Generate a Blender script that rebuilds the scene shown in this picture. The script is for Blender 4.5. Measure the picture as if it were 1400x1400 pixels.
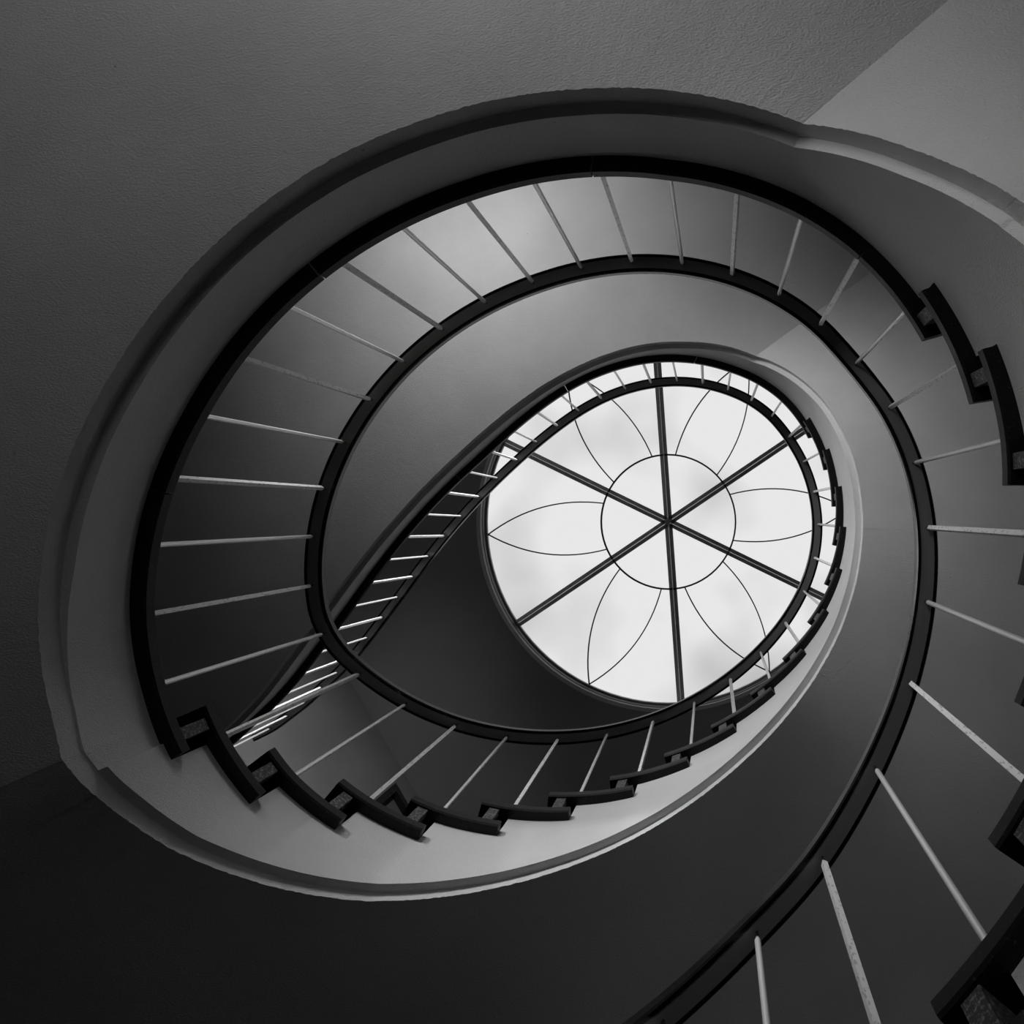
import bpy, bmesh, math, random
from mathutils import Vector, Matrix
random.seed(7)
R = math.radians
scene = bpy.context.scene
COL = scene.collection
for o in list(bpy.data.objects):
    bpy.data.objects.remove(o)

# ------------------------------------------------------------------ camera, sky, sun, exposure
ZC = 0.577                                   # camera height above the ground floor
cam_d = bpy.data.cameras.new('camera')
cam = bpy.data.objects.new('camera', cam_d)
COL.objects.link(cam)
cam.location = (0, 0, ZC)
cam.rotation_euler = (math.pi, 0, 0)         # looks straight up the stairwell
cam_d.sensor_width = 36
cam_d.lens = 1000 / 1400 * 36
cam_d.shift_x = -275 / 1400
cam_d.shift_y = 3 / 1400
cam_d.clip_start = 0.02
scene.camera = cam

scene.view_settings.view_transform = 'Standard'
scene.view_settings.look = 'None'
scene.view_settings.exposure = 0.0
scene.view_settings.gamma = 1.0
scene.view_settings.use_curve_mapping = False
scene.cycles.max_bounces = 10
scene.cycles.diffuse_bounces = 6
scene.cycles.transparent_max_bounces = 16
scene.cycles.sample_clamp_indirect = 4.0

w = bpy.data.worlds.new('overcast_sky')
scene.world = w
w.use_nodes = True
nt = w.node_tree
nt.nodes.clear()
n_out = nt.nodes.new('ShaderNodeOutputWorld')
n_bg = nt.nodes.new('ShaderNodeBackground')
n_tc = nt.nodes.new('ShaderNodeTexCoord')
n_mp = nt.nodes.new('ShaderNodeMapping')
n_mp.inputs['Location'].default_value = (2.35, 0.25, 0.1)
n_no = nt.nodes.new('ShaderNodeTexNoise')
n_no.inputs['Scale'].default_value = 5.5
n_no.inputs['Detail'].default_value = 2.5
n_no.inputs['Roughness'].default_value = 0.45
n_cr = nt.nodes.new('ShaderNodeValToRGB')
n_cr.color_ramp.elements[0].position = 0.26
n_cr.color_ramp.elements[0].color = (0.5, 0.5, 0.5, 1)
n_cr.color_ramp.elements[1].position = 0.52
n_cr.color_ramp.elements[1].color = (0.86, 0.86, 0.86, 1)
nt.links.new(n_tc.outputs['Generated'], n_mp.inputs['Vector'])
nt.links.new(n_mp.outputs['Vector'], n_no.inputs['Vector'])
nt.links.new(n_no.outputs['Fac'], n_cr.inputs['Fac'])
nt.links.new(n_cr.outputs['Color'], n_bg.inputs['Color'])
n_bg.inputs['Strength'].default_value = 1.0
nt.links.new(n_bg.outputs['Background'], n_out.inputs['Surface'])

def lamp(name, kind, energy, loc, target, **kw):
    d = bpy.data.lights.new(name, kind)
    d.energy = energy
    for k, v in kw.items():
        setattr(d, k, v)
    o = bpy.data.objects.new(name, d)
    COL.objects.link(o)
    o.location = loc
    o.rotation_euler = (Vector(target) - Vector(loc)).to_track_quat('-Z', 'Y').to_euler()
    return o

# rear wall windows, with added fill lamps on the room side
WIN_X = -1.8
WALL_BACK_Y = -2.55
# added lamps: up at the soffits, and across the well to fascias and walls
for nm, xx, zz, en, aim, spr in (
        ('soffit_fill_ground', -1.0, 0.95, 2.5, (0.10, 0.40, 0.90), 120),
        ('soffit_fill_landing', -1.6, 3.65, 7.8, (0.20, 0.35, 0.90), 110),
        ('cross_fill_ground', -0.6, 1.2, 1.6, (0.40, 0.85, 0.30), 60),
        ('cross_fill_ground', -2.1, 1.2, 2.6, (0.92, 0.20, 0.30), 60),
        ('cross_fill_landing', -1.2, 4.1, 2.2, (0.12, 0.93, -0.28), 50),
        ('cross_fill_landing', -2.35, 3.75, 6.0, (0.60, 0.85, -0.16), 42),
        ('cross_fill_landing', -1.5, 3.9, 6.8, (0.72, 0.68, 0.20), 60),
        ('top_fill', -1.5, 6.6, 30.0, (-0.40, 0.92, -0.12), 70),  # added to brighten the left wall of the top storey
        ('top_fill', -1.5, 6.6, 5.6, (0.60, 0.60, -0.50), 90)):
    p0 = Vector((xx, WALL_BACK_Y + 0.40, zz))
    sz = 0.3 if spr < 45 else 0.7
    lamp(nm, 'AREA', en, p0, p0 + Vector(aim), shape='RECTANGLE', size=sz, size_y=sz, spread=R(spr))

# ------------------------------------------------------------------ materials
def new_mat(name):
    m = bpy.data.materials.new(name)
    m.use_nodes = True
    t = m.node_tree
    return m, t, t.nodes['Principled BSDF']

def node(t, kind, **inp):
    n = t.nodes.new(kind)
    for k, v in inp.items():
        n.inputs[k].default_value = v
    return n

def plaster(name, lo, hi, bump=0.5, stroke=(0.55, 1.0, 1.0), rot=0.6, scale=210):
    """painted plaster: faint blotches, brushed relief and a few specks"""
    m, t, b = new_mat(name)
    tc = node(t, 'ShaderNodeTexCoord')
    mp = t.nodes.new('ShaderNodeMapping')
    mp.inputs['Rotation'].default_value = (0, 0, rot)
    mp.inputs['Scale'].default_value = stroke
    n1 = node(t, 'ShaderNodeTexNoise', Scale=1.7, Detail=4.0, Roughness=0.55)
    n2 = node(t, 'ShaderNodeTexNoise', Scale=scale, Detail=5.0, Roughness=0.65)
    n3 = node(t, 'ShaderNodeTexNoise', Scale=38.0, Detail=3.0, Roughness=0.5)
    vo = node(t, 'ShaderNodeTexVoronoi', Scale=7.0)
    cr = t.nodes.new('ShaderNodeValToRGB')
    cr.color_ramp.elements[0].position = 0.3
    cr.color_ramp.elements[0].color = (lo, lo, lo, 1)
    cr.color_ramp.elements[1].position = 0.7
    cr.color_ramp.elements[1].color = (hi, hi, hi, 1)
    sp = t.nodes.new('ShaderNodeMapRange')
    sp.inputs['From Min'].default_value = 0.015
    sp.inputs['From Max'].default_value = 0.035
    sp.inputs['To Min'].default_value = 0.62
    sp.inputs['To Max'].default_value = 1.0
    mul = t.nodes.new('ShaderNodeMix')
    mul.data_type = 'RGBA'
    mul.blend_type = 'MULTIPLY'
    mul.inputs[0].default_value = 1.0
    add = t.nodes.new('ShaderNodeMath')
    add.operation = 'MULTIPLY_ADD'
    add.inputs[1].default_value = 0.45
    bp = node(t, 'ShaderNodeBump', Strength=bump, Distance=0.0045)
    L = t.links.new
    L(tc.outputs['Object'], mp.inputs['Vector'])
    L(tc.outputs['Object'], n1.inputs['Vector'])
    L(tc.outputs['Object'], vo.inputs['Vector'])
    L(mp.outputs['Vector'], n2.inputs['Vector'])
    L(mp.outputs['Vector'], n3.inputs['Vector'])
    L(n1.outputs['Fac'], cr.inputs['Fac'])
    L(vo.outputs['Distance'], sp.inputs['Value'])
    L(cr.outputs['Color'], mul.inputs[6])
    L(sp.outputs['Result'], mul.inputs[7])
    L(mul.outputs[2], b.inputs['Base Color'])
    L(n3.outputs['Fac'], add.inputs[0])
    L(n2.outputs['Fac'], add.inputs[2])
    L(add.outputs['Value'], bp.inputs['Height'])
    L(bp.outputs['Normal'], b.inputs['Normal'])
    b.inputs['Roughness'].default_value = 0.85
    b.inputs['Specular IOR Level'].default_value = 0.2
    return m

def speckled(name, dark, light, rough, amount=0.62, scale=160, bump=0.15):
    m, t, b = new_mat(name)
    tc = node(t, 'ShaderNodeTexCoord')
    n1 = node(t, 'ShaderNodeTexNoise', Scale=scale, Detail=3.0, Roughness=0.65)
    n2 = node(t, 'ShaderNodeTexNoise', Scale=9.0, Detail=3.0, Roughness=0.6)
    cr = t.nodes.new('ShaderNodeValToRGB')
    cr.color_ramp.elements[0].position = amount
    cr.color_ramp.elements[0].color = (dark, dark, dark, 1)
    cr.color_ramp.elements[1].position = min(amount + 0.16, 1)
    cr.color_ramp.elements[1].color = (light, light, light, 1)
    mr = t.nodes.new('ShaderNodeMapRange')
    mr.inputs['To Min'].default_value = rough - 0.12
    mr.inputs['To Max'].default_value = rough + 0.15
    bp = node(t, 'ShaderNodeBump', Strength=bump, Distance=0.002)
    L = t.links.new
    L(tc.outputs['Object'], n1.inputs['Vector'])
    L(tc.outputs['Object'], n2.inputs['Vector'])
    L(n1.outputs['Fac'], cr.inputs['Fac'])
    L(cr.outputs['Color'], b.inputs['Base Color'])
    L(n2.outputs['Fac'], mr.inputs['Value'])
    L(mr.outputs['Result'], b.inputs['Roughness'])
    L(n1.outputs['Fac'], bp.inputs['Height'])
    L(bp.outputs['Normal'], b.inputs['Normal'])
    return m

def metal(name, base, rough, metallic=1.0, wear=0.0, scale=(60, 60, 12), thr=0.6):
    m, t, b = new_mat(name)
    b.inputs['Metallic'].default_value = metallic
    tc = node(t, 'ShaderNodeTexCoord')
    mp = t.nodes.new('ShaderNodeMapping')
    mp.inputs['Scale'].default_value = scale
    n1 = node(t, 'ShaderNodeTexNoise', Scale=1.0, Detail=3.0, Roughness=0.6)
    cr = t.nodes.new('ShaderNodeValToRGB')
    cr.color_ramp.elements[0].position = thr - 0.05
    cr.color_ramp.elements[0].color = (base, base, base, 1)
    cr.color_ramp.elements[1].position = thr
    d = base * (1 - wear)
    cr.color_ramp.elements[1].color = (d, d, d, 1)
    bp = node(t, 'ShaderNodeBump', Strength=0.25 if wear else 0.04, Distance=0.001)
    L = t.links.new
    L(tc.outputs['Object'], mp.inputs['Vector'])
    L(mp.outputs['Vector'], n1.inputs['Vector'])
    L(n1.outputs['Fac'], cr.inputs['Fac'])
    L(cr.outputs['Color'], b.inputs['Base Color'])
    L(n1.outputs['Fac'], bp.inputs['Height'])
    L(bp.outputs['Normal'], b.inputs['Normal'])
    b.inputs['Roughness'].default_value = rough
    return m

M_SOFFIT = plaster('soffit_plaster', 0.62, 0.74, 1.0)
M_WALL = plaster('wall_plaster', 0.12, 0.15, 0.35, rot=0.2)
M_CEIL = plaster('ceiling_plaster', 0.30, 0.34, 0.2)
M_FLOOR = speckled('terrazzo_floor', 0.03, 0.08, 0.5, 0.5, 60, 0.05)
M_STONE = speckled('black_speckled_stone', 0.005, 0.06, 0.5, 0.60, 150)
M_STONE.node_tree.nodes['Principled BSDF'].inputs['Specular IOR Level'].default_value = 0.22
M_RISER = speckled('rough_riser_stone', 0.035, 0.22, 0.6, 0.50, 120, 0.4)
M_RAIL = speckled('black_lacquer', 0.006, 0.02, 0.22, 0.72, 40, 0.05)
M_RAIL.node_tree.nodes['Principled BSDF'].inputs['Specular IOR Level'].default_value = 0.2
M_RAILBAR = metal('dark_steel_strip', 0.2, 0.42, 0.0)
M_ROUND = metal('polished_round_steel', 0.96, 0.3, 0.3)
M_SQUARE = metal('worn_painted_steel', 0.96, 0.4, 0.15, 0.35, (110, 110, 40), 0.62)
M_PIN = metal('dark_pin_steel', 0.05, 0.4, 0.6)
M_BEAM = metal('grey_painted_steel', 0.9, 0.45, 0.1)
M_JOINT = metal('dark_joint', 0.03, 0.6, 0.0)
M_FRAME = metal('dark_frame_steel', 0.2, 0.45, 0.2)
M_DOOR = speckled('grey_door_paint', 0.10, 0.12, 0.5, 0.5, 8, 0.03)
M_DARKWOOD = speckled('dark_door_frame', 0.012, 0.02, 0.5, 0.5, 20, 0.05)

def glass_mat():
    m, t, b = new_mat('pane_glass')
    t.nodes.remove(b)
    out = t.nodes['Material Output']
    tr = node(t, 'ShaderNodeBsdfTransparent', Color=(0.97, 0.97, 0.97, 1))
    gl = node(t, 'ShaderNodeBsdfGlossy', Roughness=0.05)
    lw = node(t, 'ShaderNodeLayerWeight', Blend=0.12)
    mx = t.nodes.new('ShaderNodeMixShader')
    L = t.links.new
    L(lw.outputs['Fresnel'], mx.inputs['Fac'])
    L(tr.outputs['BSDF'], mx.inputs[1])
    L(gl.outputs['BSDF'], mx.inputs[2])
    L(mx.outputs['Shader'], out.inputs['Surface'])
    return m
M_GLASS = glass_mat()

# ------------------------------------------------------------------ object helpers
def mesh_obj(name, verts, faces, mats, parent=None, smooth=False, fmat=None):
    me = bpy.data.meshes.new(name)
    me.from_pydata([tuple(v) for v in verts], [], faces)
    for m in (mats if isinstance(mats, (list, tuple)) else [mats]):
        me.materials.append(m)
    if fmat:
        me.polygons.foreach_set('material_index', fmat)
    bm = bmesh.new()
    bm.from_mesh(me)
    bmesh.ops.remove_doubles(bm, verts=bm.verts, dist=1e-5)
    bmesh.ops.recalc_face_normals(bm, faces=bm.faces)
    if smooth:
        for f in bm.faces:
            f.smooth = True
        for e in bm.edges:
            if len(e.link_faces) == 2 and e.calc_face_angle(0) > R(28):
                e.smooth = False
    bm.to_mesh(me)
    bm.free()
    me.update()
    o = bpy.data.objects.new(name, me)
    COL.objects.link(o)
    if parent:
        o.parent = parent
    return o

def empty(name, loc=(0, 0, 0)):
    o = bpy.data.objects.new(name, None)
    o.empty_display_size = 0.1
    o.location = loc
    COL.objects.link(o)
    return o

def tag(o, label=None, cat=None, group=None, kind=None):
    for k, v in (('label', label), ('category', cat), ('group', group), ('kind', kind)):
        if v:
            o[k] = v
    return o

class MB:
    """collects boxes and strips into one mesh"""
    def __init__(self):
        self.v = []
        self.f = []
    def poly(self, v, f):
        n = len(self.v)
        self.v += [Vector(p) for p in v]
        self.f += [[i + n for i in q] for q in f]
    def box(self, o, ax, ay, az):
        """box with corner o and edge vectors"""
        o, ax, ay, az = map(Vector, (o, ax, ay, az))
        p = [o, o + ax, o + ax + ay, o + ay]
        self.poly(p + [q + az for q in p], [[0, 1, 2, 3], [4, 5, 6, 7], [0, 1, 5, 4], [1, 2, 6, 5], [2, 3, 7, 6], [3, 0, 4, 7]])
    def build(self, name, mats, parent=None, smooth=False):
        return mesh_obj(name, self.v, self.f, mats, parent, smooth)

def loft(sections, closed=True):
    """rings of equal length -> verts, faces with end caps"""
    v, f = [], []
    n = len(sections[0])
    for s in sections:
        v += list(s)
    for i in range(len(sections) - 1):
        for j in range(n if closed else n - 1):
            a, b = i * n + j, i * n + (j + 1) % n
            f.append([a, b, b + n, a + n])
    if closed:
        f.append(list(range(n)))
        f.append([(len(sections) - 1) * n + j for j in range(n)])
    return v, f

# ------------------------------------------------------------------ stair plan, measured in metres
# one entry per baluster; parameter s runs up the stair, 33 to a storey:
# flight 0 .. s=8, landing 1 s=8..24, flight 1 s=24..41, landing 2 from s=41
CT = [(0.093, 1.084), (0.292, 0.918), (0.469, 0.733), (0.611, 0.522), (0.71, 0.291), (0.762, 0.048), (0.76, -0.194), (0.704, -0.425), (0.598, -0.63), (0.452, -0.799), (0.277, -0.924), (0.08, -1.01), (-0.13, -1.057), (-0.343, -1.066), (-0.555, -1.039), (-0.762, -0.98), (-0.96, -0.894), (-1.143, -0.781), (-1.306, -0.644), (-1.446, -0.484), (-1.56, -0.304), (-1.642, -0.11), (-1.689, 0.094), (-1.697, 0.302), (-1.658, 0.509), (-1.571, 0.709), (-1.436, 0.887), (-1.26, 1.033), (-1.053, 1.138), (-0.827, 1.201), (-0.588, 1.221), (-0.346, 1.196), (-0.112, 1.129), (0.107, 1.025), (0.306, 0.889), (0.481, 0.723), (0.623, 0.53), (0.722, 0.311), (0.769, 0.074), (0.761, -0.17), (0.703, -0.408), (0.604, -0.618), (0.47, -0.786), (0.306, -0.911), (0.118, -0.998), (-0.083, -1.051), (-0.289, -1.069), (-0.497, -1.053), (-0.702, -1.005), (-0.896, -0.93), (-1.078, -0.83), (-1.25, -0.711), (-1.417, -0.578), (-1.578, -0.436), (-1.734, -0.29), (-1.883, -0.14), (-2.025, 0.016), (-2.161, 0.175), (-2.29, 0.338), (-2.414, 0.502), (-2.535, 0.666), (-2.657, 0.828), (-2.78, 0.991), (-2.9, 1.14), (-3.02, 1.27), (-3.15, 1.39), (-3.28, 1.51), (-3.42, 1.62), (-3.56, 1.72), (-3.72, 1.8)]
S0 = -10
PTS = [CT[i + 33] for i in range(S0, 1)] + CT[1:]
SMAX = 69.0
Z1 = 2.2036 + ZC
RZ = 2.2036 / 17 + 0.577 / 17                # riser height
Z2 = Z1 + 17 * RZ
ST = 0.045                                   # stone slab thickness
RAIL_H = 0.9

def C(s):
    x = min(max(s - S0, 0), len(PTS) - 1.0001)
    i = int(x)
    t = x - i
    p = [PTS[min(max(i + k, 0), len(PTS) - 1)] for k in (-1, 0, 1, 2)]
    return Vector([.5 * (2 * p[1][a] + (p[2][a] - p[0][a]) * t + (2 * p[0][a] - 5 * p[1][a] + 4 * p[2][a] - p[3][a]) * t * t
                         + (3 * p[1][a] - 3 * p[2][a] + p[3][a] - p[0][a]) * t ** 3) for a in (0, 1)])

def NI(s):
    """unit normal in plan towards the well"""
    a, b = max(s - 0.6, S0), min(s + 0.6, SMAX)
    d = (C(b) - C(a)).normalized()
    return Vector((-d.y, d.x)) * NSIGN
NSIGN = 1
NSIGN = 1 if NI(20).dot(Vector((-0.5, 0.1)) - C(20)) > 0 else -1

def lerp(tab, s):
    if s <= tab[0][0]:
        return tab[0][1]
    for (a, u), (b, v) in zip(tab, tab[1:]):
        if s <= b:
            return u + (v - u) * (s - a) / (b - a)
    return tab[-1][1]

DE = [(-9, .012), (-7, -.008), (-5, -.004), (-3, .015), (-1, .024), (1, .03), (4, .035), (6, .026), (8, .034), (10, .042), (12, .055), (14, .05), (18, .045), (20, .043), (22, .028), (24, .012), (26, -.010), (28, -.004), (30, .015), (32, .024), (34, .03), (36, .028), (38, .023), (40, .010), (42, .02), (44, .034), (47, .037), (50, .05), (53, .064), (56, .055), (62, .062), (69, .05)]
DF = [(-9, -.022), (-8, -.05), (-7, -.072), (-5, -.075), (-3, -.045), (0, -.02), (4, -.012), (6, -.014), (7.9, -.014), (9, -.016), (9.8, -.03), (10.35, -.038), (10.75, -.034), (11.65, -.024), (13, -.014), (16, -.012), (18.5, 0), (19.75, .001), (22, -.012), (24, -.022), (25, -.05), (26, -.072), (28, -.075), (29, -.06), (30, -.045), (31, -.035), (33, -.02), (35, -.012), (36.5, -.01), (37.5, -.015), (38.7, -.03), (39.9, -.05), (41, -.062), (43, -.068), (44.25, -.055), (45.5, -.03), (46.3, -.022), (47.7, -.004), (49, .008), (52, .01), (57, .008), (62, .012), (69, .02)]
ZL = Z1 - 0.345
ZF = [(24.5, 1.859), (25, 1.905), (26, 2.03), (27, 2.15), (28, 2.28), (29, 2.425), (30, 2.565), (31, 2.72), (32, 2.89), (33, 3.06), (34, 3.22), (35, 3.39), (36, 3.56), (37, 3.72), (38, 3.86), (39, 3.985), (40, 4.11), (41, 4.265), (42, 4.435), (43.35, 4.639)]
def zf(s):
    h = min(0.8, max(s - 24.5, 0), max(43.35 - s, 0))
    return sum(lerp(ZF, s + h * k / 4) for k in range(-4, 5)) / 9
def z_soffit(s):
    if s < 7.9:
        return max(zf(s + 33) + ZC - 17 * RZ - 0.010 * min(max((s - 3) / 4.9, 0), 1), 0.0)
    if s < 10.35:
        return ZL - 0.1636 * (10.35 - s)
    if s < 24.5:
        return ZL
    return zf(s) + ZC
def z_line(s):
    """walking line, for the handrail"""
    if s <= 8:
        return Z1 + RZ * (s - 8)
    if s <= 24:
        return Z1
    if s <= 41:
        return Z1 + RZ * (s - 24)
    return Z2
def z_tread(i):
    return Z1 + RZ * (i - 8) if i <= 8 else (Z1 if i <= 24 else (Z1 + RZ * (i - 24) if i <= 41 else Z2))
def step_depth(s):
    """depth of the groove between lower band and fascia"""
    if s < 22.2:
        return .031
    if s < 23.8:
        return .031 - .026 * (s - 22.2) / 1.6
    return .005 if s < 24.76 else .031
def step_h(s):
    return lerp([(8, .066), (24, .062), (26, .05), (40, .05), (43, .06), (69, .06)], s)

# walls in plan (inner faces)
WALLS = {'left': ((-2.797, 3.709), (-4.9, 0.148)), 'rear_left': ((-4.9, 0.148), (-3.0, WALL_BACK_Y)),
         'back': ((-3.0, WALL_BACK_Y), (1.2, WALL_BACK_Y)),
         'front': ((1.0, 3.2), (-2.797, 3.709))}
arc = [(1.2, WALL_BACK_Y)]
for k in range(0, 15):
    a = -math.pi / 2 + math.pi * k / 14
    arc.append((1.2 + 1.5 * math.cos(a) if abs(a) < 1.6 else 1.2, 0.225 + 2.975 * math.sin(a)))
arc[-1] = (1.0, 3.2)
SEGS = [WALLS[k] for k in ('left', 'rear_left', 'back', 'front')] + list(zip(arc, arc[1:]))

def hit(p, d):
    best = 9.0
    for a, b in SEGS:
        a, b = Vector(a), Vector(b)
        e = b - a
        den = d.x * e.y - d.y * e.x
        if abs(den) < 1e-9:
            continue
        q = a - p
        t = (q.x * e.y - q.y * e.x) / den
        u = (q.x * d.y - q.y * d.x) / den
        if t > 0.05 and -1e-4 <= u <= 1.0001:
            best = min(best, t)
    return p + d * (best - 0.004)

def out_dir(s):
    n = -NI(s)
    for sc, want in ((10.35, (.76, -.65)), (43.35, (.8, -.6))):
        if abs(s - sc) < 5.5:
            m = -NI(sc)
            wv = Vector(want).normalized()
            ang = math.atan2(m.x * wv.y - m.y * wv.x, m.dot(wv))
            ang *= math.cos((s - sc) / 5.5 * math.pi / 2) ** 2
            n = Vector((n.x * math.cos(ang) - n.y * math.sin(ang), n.x * math.sin(ang) + n.y * math.cos(ang)))
    if s > 58:
        k = min((s - 58) / 8, 1)
        n = (n * (1 - k) + Vector((-.51, -.86)) * k).normalized()
    return n
_oc = {}
def outer(s):
    k = round(s, 3)
    if k not in _oc:
        _oc[k] = hit(C(s), out_dir(s))
    return _oc[k]
def edge(s):
    return C(s) + NI(s) * lerp(DE, s)
def V3(p, z):
    return Vector((p.x, p.y, z))
def srange(a, b, step=0.1):
    n = max(2, int(math.ceil((b - a) / step)))
    return [a + (b - a) * i / n for i in range(n + 1)]

# ------------------------------------------------------------------ concrete bodies
OVER = 0.045
def z_body(s):
    """smooth level of the stone undersides, for the batter of the fascia"""
    return sum(z_line(s + k * 0.25) for k in range(-4, 5)) / 9 - ST
def body(name, a, b, parent, split, jitter=0.0009):
    """solid from soffit to underside of the stones; split = body with stepped top"""
    rnd = random.Random(11 + int(a * 10))
    cols = []
    ss = set(round(x, 4) for x in srange(a, b, 0.035))
    ss |= {round(x, 4) for x in (24.755, 24.765, 24.5, 10.35, 43.35) if a < x < b}
    steps = []
    for i in range(int(math.ceil(a)), int(b) + 1):
        if i <= 8 or 25 <= i <= 41:
            steps.append(i)
    ss = sorted(s for s in ss if all(abs(s - i) > 0.02 for i in steps))
    ss = sorted(set(ss) | {i - 0.001 for i in steps if i - 0.001 > a} | {i + 0.001 for i in steps if i + 0.001 < b})
    for s in ss:
        n = NI(s)
        zs = z_soffit(s)
        lo = C(s) + n * lerp(DF, s)
        j = rnd.uniform(-1, 1) * jitter
        up = lo + n * step_depth(s)
        k = math.floor(s)
        zt = z_tread(k) - ST
        zm = min(zs + step_h(s), zt - 0.02)
        o = outer(s)
        d = (o - lo).normalized()
        mids = [V3(lo + d * q, zs) for q in (0.15, 0.5, 0.95, 1.3)]
        zr = max(z_body(s), zm + 0.05)
        ft = up + (edge(s) - n * OVER - up) * ((zt - zm) / (zr - zm))
        cols.append([V3(o, zt), V3(ft, zt), V3(up, zm), V3(lo, zm), V3(lo + n * j, zs + j)] + mids + [V3(o, zs)])
    v, f = loft(cols)
    fm = [1 if (k % 10) == 0 else 0 for k in range(len(f))]
    ob = mesh_obj(name, v, f, [M_SOFFIT, M_FLOOR], parent, True, fm)
    return ob

# stone slab: section from rounded inner end to the outer end
def slab_section(e, o, zt, th=ST, c=0.006):
    d = (o - e).normalized()
    return [V3(e + d * c, zt), V3(o, zt), V3(o, zt - th), V3(e + d * c, zt - th), V3(e, zt - th + c), V3(e, zt - c)]

def stone(name, a, b, zt, parent, width=None, mat=None, th=ST, inset=0.0, nose=0.0):
    secs = []
    for s in srange(a, b, 0.15):
        e = edge(s) - NI(s) * inset
        o = outer(s) if width is None else e + out_dir(s) * width
        if width is None:
            o = o - out_dir(s) * 0.02
        secs.append(slab_section(e, o, zt, th))
    v, f = loft(secs)
    return mesh_obj(name, v, f, mat or M_STONE, parent)

def flight(i0, i1, a, b, label):
    root = empty('stair_flight', V3(C((a + b) / 2), z_soffit((a + b) / 2)))
    tag(root, label, 'stairs')
    inv = Matrix.Translation(-root.location)
    parts = [body('plaster_soffit', a, b, root, True)]
    for i in range(i0, i1 + 1):
        parts.append(stone('tread', i - 0.5, i + 1.0, z_tread(i), root))
    for i in range(i0, i1 + 2):
        zt0 = z_tread(i - 1) if i > -8 else 0.0
        parts.append(stone('riser', i - 0.5 + 0.16, i - 0.5 + 0.33, z_tread(i) - ST, root, mat=M_RISER,
                           th=z_tread(i) - ST - zt0, inset=0.010))
    for p in parts:
        p.data.transform(inv)
    return root

def landing(a, b, joints, label):
    root = empty('stair_landing', V3(outer((a + b) / 2), z_soffit((a + b) / 2)))
    tag(root, label, 'landing')
    inv = Matrix.Translation(-root.location)
    parts = [body('plaster_soffit', a, b, root, False)]
    for p, q in zip(joints, joints[1:]):
        parts.append(stone('edging_stone', p + 0.012, q - 0.012, z_tread(int(a + 2)), root, width=0.42))
    for p in parts:
        p.data.transform(inv)
    return root

flight(-8, 7, -9.0, 10.35, 'nearer curving stair flight with black stone treads, cut off by the right picture edge')
landing(10.35, 24.5, [7.5, 8.95, 13.1, 17.3, 21.2, 25.0], 'big pale plaster landing nearest the camera filling the upper left')
flight(25, 40, 24.5, 43.35, 'farther stair flight whose whole zigzag of black treads winds below and right of the skylight')
landing(43.35, 69.0, [40.5, 45.2, 49.6, 54.1, 58.7, 63.5, 69.0], 'topmost plaster landing with a long straight black edge beside the skylight')

# ------------------------------------------------------------------ railing
rail = empty('stair_railing', V3(C(8), Z1))
tag(rail, 'continuous black handrail on thin pale steel balusters winding up the whole stairwell', 'railing')
rinv = Matrix.Translation(-rail.location)
RAIL_A, RAIL_B = -8.3, 68.9

def rail_z(s):
    """slope eased where flights meet landings"""
    return sum(z_line(s + d) for d in (-.5, -.25, 0, .25, .5)) / 5 + RAIL_H

HW = 0.038
prof = [(-HW + .004, -.004), (-HW, .002), (-HW, .030), (-HW + .010, .043), (HW - .010, .043), (HW, .030), (HW, .002), (HW - .004, -.004), (.024, -.004), (.024, .004), (-.024, .004), (-.024, -.004)]
secs, bars = [], []
for s in srange(RAIL_A, RAIL_B, 0.1):
    c, n, z = C(s), NI(s), rail_z(s)
    secs.append([V3(c + n * x, z + y) for x, y in prof])
    bars.append([V3(c + n * x, z + y) for x, y in ((-.0235, .0035), (-.0235, -.0015), (.0235, -.0015), (.0235, .0035))])
v, f = loft(secs)
hr = mesh_obj('handrail', v, f, M_RAIL, rail, True)
hr.data.transform(rinv)
v, f = loft(bars)
us = mesh_obj('underside_strip', v, f, M_RAILBAR, hr)
us.data.transform(rinv)
tag(us, 'dull dark steel strip under the handrail')

def bar_mesh(round_):
    n = 12 if round_ else 4
    r = 0.0078 if round_ else 0.0072 * math.sqrt(2)
    v, f, fm = [], [], []
    rings = [(0, r), (0.955, r), (0.968, r * .55), (0.968, .0042), (1.0, .0042)]
    for z, q in rings:
        for k in range(n):
            a = 2 * math.pi * (k + .5) / n
            v.append((q * math.cos(a), q * math.sin(a), z))
    for i in range(len(rings) - 1):
        for k in range(n):
            f.append([i * n + k, i * n + (k + 1) % n, (i + 1) * n + (k + 1) % n, (i + 1) * n + k])
            fm.append(0 if i < 2 else 1)
    f.append(list(range(n)))
    fm.append(0)
    me = bpy.data.meshes.new('baluster')
    me.from_pydata(v, [], f)
    me.materials.append(M_ROUND if round_ else M_SQUARE)
    me.materials.append(M_PIN)
    me.polygons.foreach_set('material_index', fm)
    if round_:
        for p in me.polygons:
            p.use_smooth = True
    me.update()
    return me
ME_ROUND, ME_SQUARE = bar_mesh(True), bar_mesh(False)
DRIFT = [(-9, 0), (40, 0), (48, -.06), (56, -.2), (62, -.35), (69, -.35)]
proto = bpy.data.objects.new('baluster', ME_ROUND)
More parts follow.
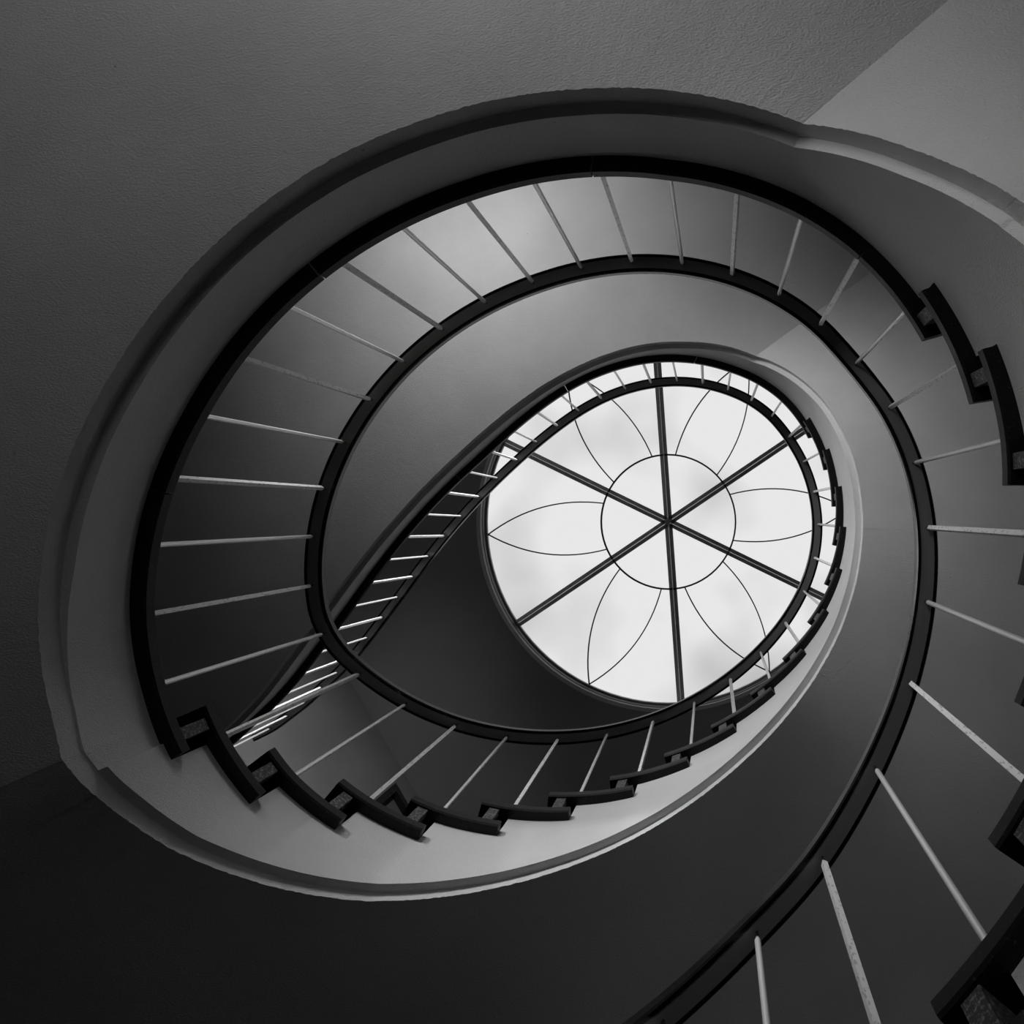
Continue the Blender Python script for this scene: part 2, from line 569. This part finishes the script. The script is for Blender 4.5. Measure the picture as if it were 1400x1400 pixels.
for i in range(-8, 69):
    o = proto if i == -8 else proto.copy()
    o.data = ME_ROUND if i % 2 == 0 else ME_SQUARE
    COL.objects.link(o)
    o.parent = rail
    top = V3(C(i), rail_z(i) + 0.004)
    sf = i + lerp(DRIFT, i)
    foot = V3(C(sf) + NI(sf) * (lerp(DE, sf) - 0.032), z_tread(i) - 0.012)
    d = top - foot
    q = d.to_track_quat('Z', 'Y')
    nn = NI(i)
    spin = math.atan2(nn.y, nn.x) + random.uniform(-.35, .35)
    o.rotation_mode = 'QUATERNION'
    o.rotation_quaternion = q @ Matrix.Rotation(spin, 3, 'Z').to_quaternion()
    o.location = foot - rail.location
    o.scale = (1, 1, d.length)

# ------------------------------------------------------------------ walls, floor, ceiling
CEIL = 7.9 + ZC
H_TOP = CEIL + 0.25
def wall(name, a, b, t=0.25, holes=()):
    """wall box along a-b (inner face), outside on the far side; holes = (u0,u1,z0,z1)"""
    a, b = Vector(a), Vector(b)
    d = (b - a).normalized()
    n = Vector((-d.y, d.x))
    if n.dot(Vector((-.5, .3)) - a) > 0:
        n = -n
    us_ = sorted({0.0, (b - a).length} | {h[0] for h in holes} | {h[1] for h in holes})
    zs_ = sorted({-0.2, CEIL + 0.25} | {h[2] for h in holes} | {h[3] for h in holes})
    mb = MB()
    for u0, u1 in zip(us_, us_[1:]):
        for z0, z1 in zip(zs_, zs_[1:]):
            um, zm = (u0 + u1) / 2, (z0 + z1) / 2
            if any(h[0] < um < h[1] and h[2] < zm < h[3] for h in holes):
                continue
            p = a + d * u0
            mb.box(V3(p, z0), V3(d * (u1 - u0), 0), V3(n * t, 0), (0, 0, z1 - z0))
    o = mb.build(name, M_WALL)
    tag(o, kind='structure')
    return d, n

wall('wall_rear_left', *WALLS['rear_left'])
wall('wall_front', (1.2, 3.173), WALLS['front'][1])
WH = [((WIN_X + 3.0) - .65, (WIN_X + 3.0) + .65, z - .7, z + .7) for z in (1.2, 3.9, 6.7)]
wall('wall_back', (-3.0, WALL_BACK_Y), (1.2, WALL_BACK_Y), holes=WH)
# curved right wall
secs = []
for (x, y) in arc:
    c = Vector((1.2, 0.225))
    p = Vector((x, y))
    d = (p - c)
    d = d.normalized() if d.length else d
    q = p + d * 0.25
    secs.append([V3(p, -.2), V3(p, CEIL + .25), V3(q, CEIL + .25), V3(q, -.2)])
v, f = loft(secs)
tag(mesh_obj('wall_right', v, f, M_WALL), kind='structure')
# left wall with a tall doorway high up on the top storey
WA, WB = Vector(WALLS['left'][0]), Vector(WALLS['left'][1])
WD = (WB - WA).normalized()
DOOR_U1 = (Vector((-3.32, 2.81)) - WA).dot(WD)
DOOR_U0 = DOOR_U1 - 0.82
DOOR_T = 7.63 + ZC
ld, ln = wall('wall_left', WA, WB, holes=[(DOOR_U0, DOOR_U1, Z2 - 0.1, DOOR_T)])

def local_box(mb, u0, u1, y0, y1, z0, z1):
    p = WA + ld * u0 + ln * y0
    mb.box(V3(p, z0), V3(ld * (u1 - u0), 0), V3(ln * (y1 - y0), 0), (0, 0, z1 - z0))
door = empty('door_1', V3(WA + ld * (DOOR_U0 + DOOR_U1) / 2, Z2 - 0.1))
tag(door, kind='structure')
dinv = Matrix.Translation(-door.location)
mb = MB()
local_box(mb, DOOR_U1 - .07, DOOR_U1, -.02, .16, Z2 - .1, DOOR_T)
local_box(mb, DOOR_U0, DOOR_U0 + .07, -.02, .16, Z2 - .1, DOOR_T)
local_box(mb, DOOR_U0 + .07, DOOR_U1 - .07, -.02, .16, DOOR_T - .07, DOOR_T)
local_box(mb, DOOR_U0 + .07, DOOR_U1 - .07, -.01, .14, Z2 + 2.0, Z2 + 2.06)
p_ = [mb.build('door_frame', M_DARKWOOD, door)]
mb = MB()
local_box(mb, DOOR_U0 + .07, DOOR_U1 - .07, .04, .08, Z2 - .1, Z2 + 2.0)
p_.append(mb.build('door_leaf', M_DOOR, door))
mb = MB()
local_box(mb, DOOR_U0 + .07, DOOR_U1 - .07, .05, .07, Z2 + 2.06, DOOR_T - .07)
p_.append(mb.build('transom_panel', M_DOOR, door))
mb = MB()
local_box(mb, DOOR_U0 + .12, DOOR_U0 + .15, -.02, .04, Z2 + .95, Z2 + 1.1)
hd = mb.build('door_handle', M_SQUARE, p_[1])
for o in p_ + [hd]:
    o.data.transform(dinv)

# plan outline for floor and ceiling
OUT = [WALLS['left'][0], WALLS['left'][1], (-3.0, WALL_BACK_Y)] + arc[:-1] + [(1.0, 3.2)]
def grow(p, k=0.24):
    c = Vector((-0.6, 0.3))
    d = Vector(p) - c
    return c + d * (1 + k / d.length)
n = len(OUT)
fl = [V3(grow(p), -.2) for p in OUT] + [V3(grow(p), 0) for p in OUT]
tag(mesh_obj('floor', fl, [list(range(n)), list(range(n, 2 * n))] + [[i, (i + 1) % n, n + (i + 1) % n, n + i] for i in range(n)], M_FLOOR), kind='structure')

# ceiling with a round opening
SKC = Vector((-0.495, 0.085))
SR = 2.03
NSEG = 96
ring = [SKC + Vector((math.cos(2 * math.pi * k / NSEG), math.sin(2 * math.pi * k / NSEG))) * SR for k in range(NSEG)]
def out_ring(k):
    d = Vector((math.cos(2 * math.pi * k / NSEG), math.sin(2 * math.pi * k / NSEG)))
    best = 9
    for a, b in zip(OUT, OUT[1:] + OUT[:1]):
        a, b = grow(a, .22), grow(b, .22)
        e = b - a
        den = d.x * e.y - d.y * e.x
        if abs(den) < 1e-9:
            continue
        q = a - SKC
        t = (q.x * e.y - q.y * e.x) / den
        u = (q.x * d.y - q.y * d.x) / den
        if t > 0 and -1e-3 <= u <= 1.001:
            best = min(best, t)
    return SKC + d * max(best, SR + .12)
secs = []
for k in range(NSEG):
    i, o = ring[k], out_ring(k)
    secs.append([V3(i, CEIL), V3(o, CEIL), V3(o, CEIL + .12), V3(i, CEIL + .12)])
v, f = loft(secs + [secs[0]])
f = f[:-2]
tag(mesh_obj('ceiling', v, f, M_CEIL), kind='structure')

# ------------------------------------------------------------------ skylight
sky = empty('window_1', V3(SKC, CEIL + .1))
tag(sky, kind='structure')
GZ = 8.12 + ZC
parts = []
secs = []
for k in range(NSEG + 1):
    a = 2 * math.pi * k / NSEG
    d = Vector((math.cos(a), math.sin(a)))
    secs.append([V3(SKC + d * r, z) for r, z in ((SR - .006, CEIL + .1), (SR + .10, CEIL + .1), (SR + .10, GZ + .05), (SR - .004, GZ + .05), (SR - .004, GZ - .005), (SR - .028, GZ - .01), (SR - .028, GZ - .05), (SR - .006, GZ - .06))])
v, f = loft(secs)
parts.append(mesh_obj('rim_frame', v, f[:-2], M_FRAME, sky, True))
secs = []
for k in range(NSEG + 1):
    a = 2 * math.pi * k / NSEG
    d = Vector((math.cos(a), math.sin(a)))
    secs.append([V3(SKC + d * r, z) for r, z in ((SR - .012, CEIL - .006), (SR + .03, CEIL - .006), (SR + .03, CEIL + .012), (SR - .012, CEIL + .012))])
v, f = loft(secs)
parts.append(mesh_obj('trim_ring', v, f[:-2], M_SOFFIT, sky))
RING = 0.743
ANG = [R(26.0 + 60 * k) for k in range(6)]
def dirv(a):
    return Vector((math.cos(a), math.sin(a)))
# six radial bars: two angle irons back to back
for a in ANG:
    d = dirv(a)
    p = Vector((-d.y, d.x))
    bar = MB()
    for sg in (1, -1):
        q = SKC + p * (sg * .0014)
        bar.box(V3(q + d * .02, GZ - .035), V3(d * (SR - .04), 0), V3(p * sg * .041, 0), (0, 0, .010))
        bar.box(V3(q + d * .02, GZ - .060), V3(d * (SR - .04), 0), V3(p * sg * .005, 0), (0, 0, .025))
    b_ = bar.build('radial_bar', M_BEAM, sky)
    parts.append(b_)
    sc = MB()
    for rr, sg in ((.11, 1), (.16, -1), (.66, 1), (.70, -1), (1.45, 1), (1.9, -1)):
        q = SKC + d * rr + p * sg * .024
        sc.box(V3(q, GZ - .041), V3(d * .012, 0), V3(p * .012, 0), (0, 0, .006))
    s_ = sc.build('screws', M_SQUARE, b_)
    s_['kind'] = 'stuff'
    parts.append(s_)
hub = []
for z in (GZ - .045, GZ - .015):
    hub.append([V3(SKC + dirv(R(26 + 60 * k + 30)) * .045, z) for k in range(6)])
v, f = loft(hub)
parts.append(mesh_obj('hub_plate', v, f, M_BEAM, sky))

def arc_pts(a0, sgn, n=16):
    """one side of a petal: from the ring to the tip on the rim"""
    am = a0 + R(30)                       # sector axis
    d, p = dirv(am), dirv(am + math.pi / 2)
    A = Vector((RING * math.cos(R(20)), RING * math.sin(R(20))))
    B = Vector((SR - .03, 0))
    ch = B - A
    nrm = Vector((-ch.y, ch.x)).normalized()
    if nrm.y < 0:
        nrm = -nrm
    out = []
    for k in range(n + 1):
        t = k / n
        q = A + ch * t + nrm * (0.135 * 4 * t * (1 - t))
        out.append(SKC + d * q.x + p * (sgn * q.y))
    return out
def strip(name, pts, wd=.013, z0=-.03, z1=-.012, closed=False):
    secs = []
    m = len(pts)
    for k, q in enumerate(pts):
        a, b = pts[max(k - 1, 0)], pts[min(k + 1, m - 1)]
        if closed:
            a, b = pts[(k - 1) % (m - 1)], pts[(k + 1) % (m - 1)]
        t = (b - a).normalized()
        nn = Vector((-t.y, t.x)) * wd / 2
        secs.append([V3(q - nn, GZ + z0), V3(q + nn, GZ + z0), V3(q + nn, GZ + z1), V3(q - nn, GZ + z1)])
    v, f = loft(secs)
    return mesh_obj(name, v, f[:-2] if closed else f, M_JOINT, sky)
parts.append(strip('ring_bar', [SKC + dirv(2 * math.pi * k / 72) * RING for k in range(73)], .017, -.04, -.012, True))
def pane(pts):
    m = len(pts)
    v = [V3(p, GZ) for p in pts] + [V3(p, GZ + .008) for p in pts]
    f = [list(range(m)), list(range(m, 2 * m))] + [[i, (i + 1) % m, m + (i + 1) % m, m + i] for i in range(m)]
    return mesh_obj('pane', v, f, M_GLASS, sky)
def shrink(pts, k=.004):
    c = sum(pts, Vector((0, 0))) / len(pts)
    return [p + (c - p).normalized() * k for p in pts]
for a in ANG:
    L_, R_ = arc_pts(a, -1), arc_pts(a, 1)
    parts.append(strip('petal_bar', L_))
    parts.append(strip('petal_bar', R_))
    wedge = [SKC] + [SKC + dirv(a + R(60) * k / 10) * RING for k in range(11)]
    parts.append(pane(shrink(wedge)))
    inner = [SKC + dirv(a + R(30) + R(20) * k / 6) * RING for k in range(-6, 7)]
    parts.append(pane(shrink(R_[1:-1] + [R_[-1]] + L_[-2:0:-1] + inner)))
    for pts, s0, sg in ((L_, a, 1), (R_, a + R(60), -1)):
        rim = [SKC + dirv(s0 + sg * R(30) * k / 10) * (SR - .01) for k in range(10, -1, -1)]
        inn = [SKC + dirv(s0 + sg * R(10) * k / 3) * RING for k in range(0, 4)]
        parts.append(pane(shrink(pts[1:-1] + rim + inn)))
sinv = Matrix.Translation(-sky.location)
for o in parts:
    o.data.transform(sinv)

# ------------------------------------------------------------------ landing windows in the rear wall
for k, (u0, u1, z0, z1) in enumerate(WH):
    x0, x1 = -3.0 + u0, -3.0 + u1
    root = empty('window_%d' % (k + 2), ((x0 + x1) / 2, WALL_BACK_Y, z0))
    tag(root, kind='structure')
    iv = Matrix.Translation(-root.location)
    mb = MB()
    y = WALL_BACK_Y - .12
    for (a, b, c, d) in ((x0, x0 + .05, z0, z1), (x1 - .05, x1, z0, z1), (x0 + .05, x1 - .05, z0, z0 + .05), (x0 + .05, x1 - .05, z1 - .05, z1), ((x0 + x1) / 2 - .025, (x0 + x1) / 2 + .025, z0 + .05, z1 - .05)):
        mb.box((a, y, c), (b - a, 0, 0), (0, .05, 0), (0, 0, d - c))
    ps = [mb.build('window_frame', M_WALL, root)]
    for a, b in ((x0 + .05, (x0 + x1) / 2 - .025), ((x0 + x1) / 2 + .025, x1 - .05)):
        mb = MB()
        mb.box((a, y + .02, z0 + .05), (b - a, 0, 0), (0, .008, 0), (0, 0, z1 - z0 - .1))
        ps.append(mb.build('pane', M_GLASS, root))
    for o in ps:
        o.data.transform(iv)
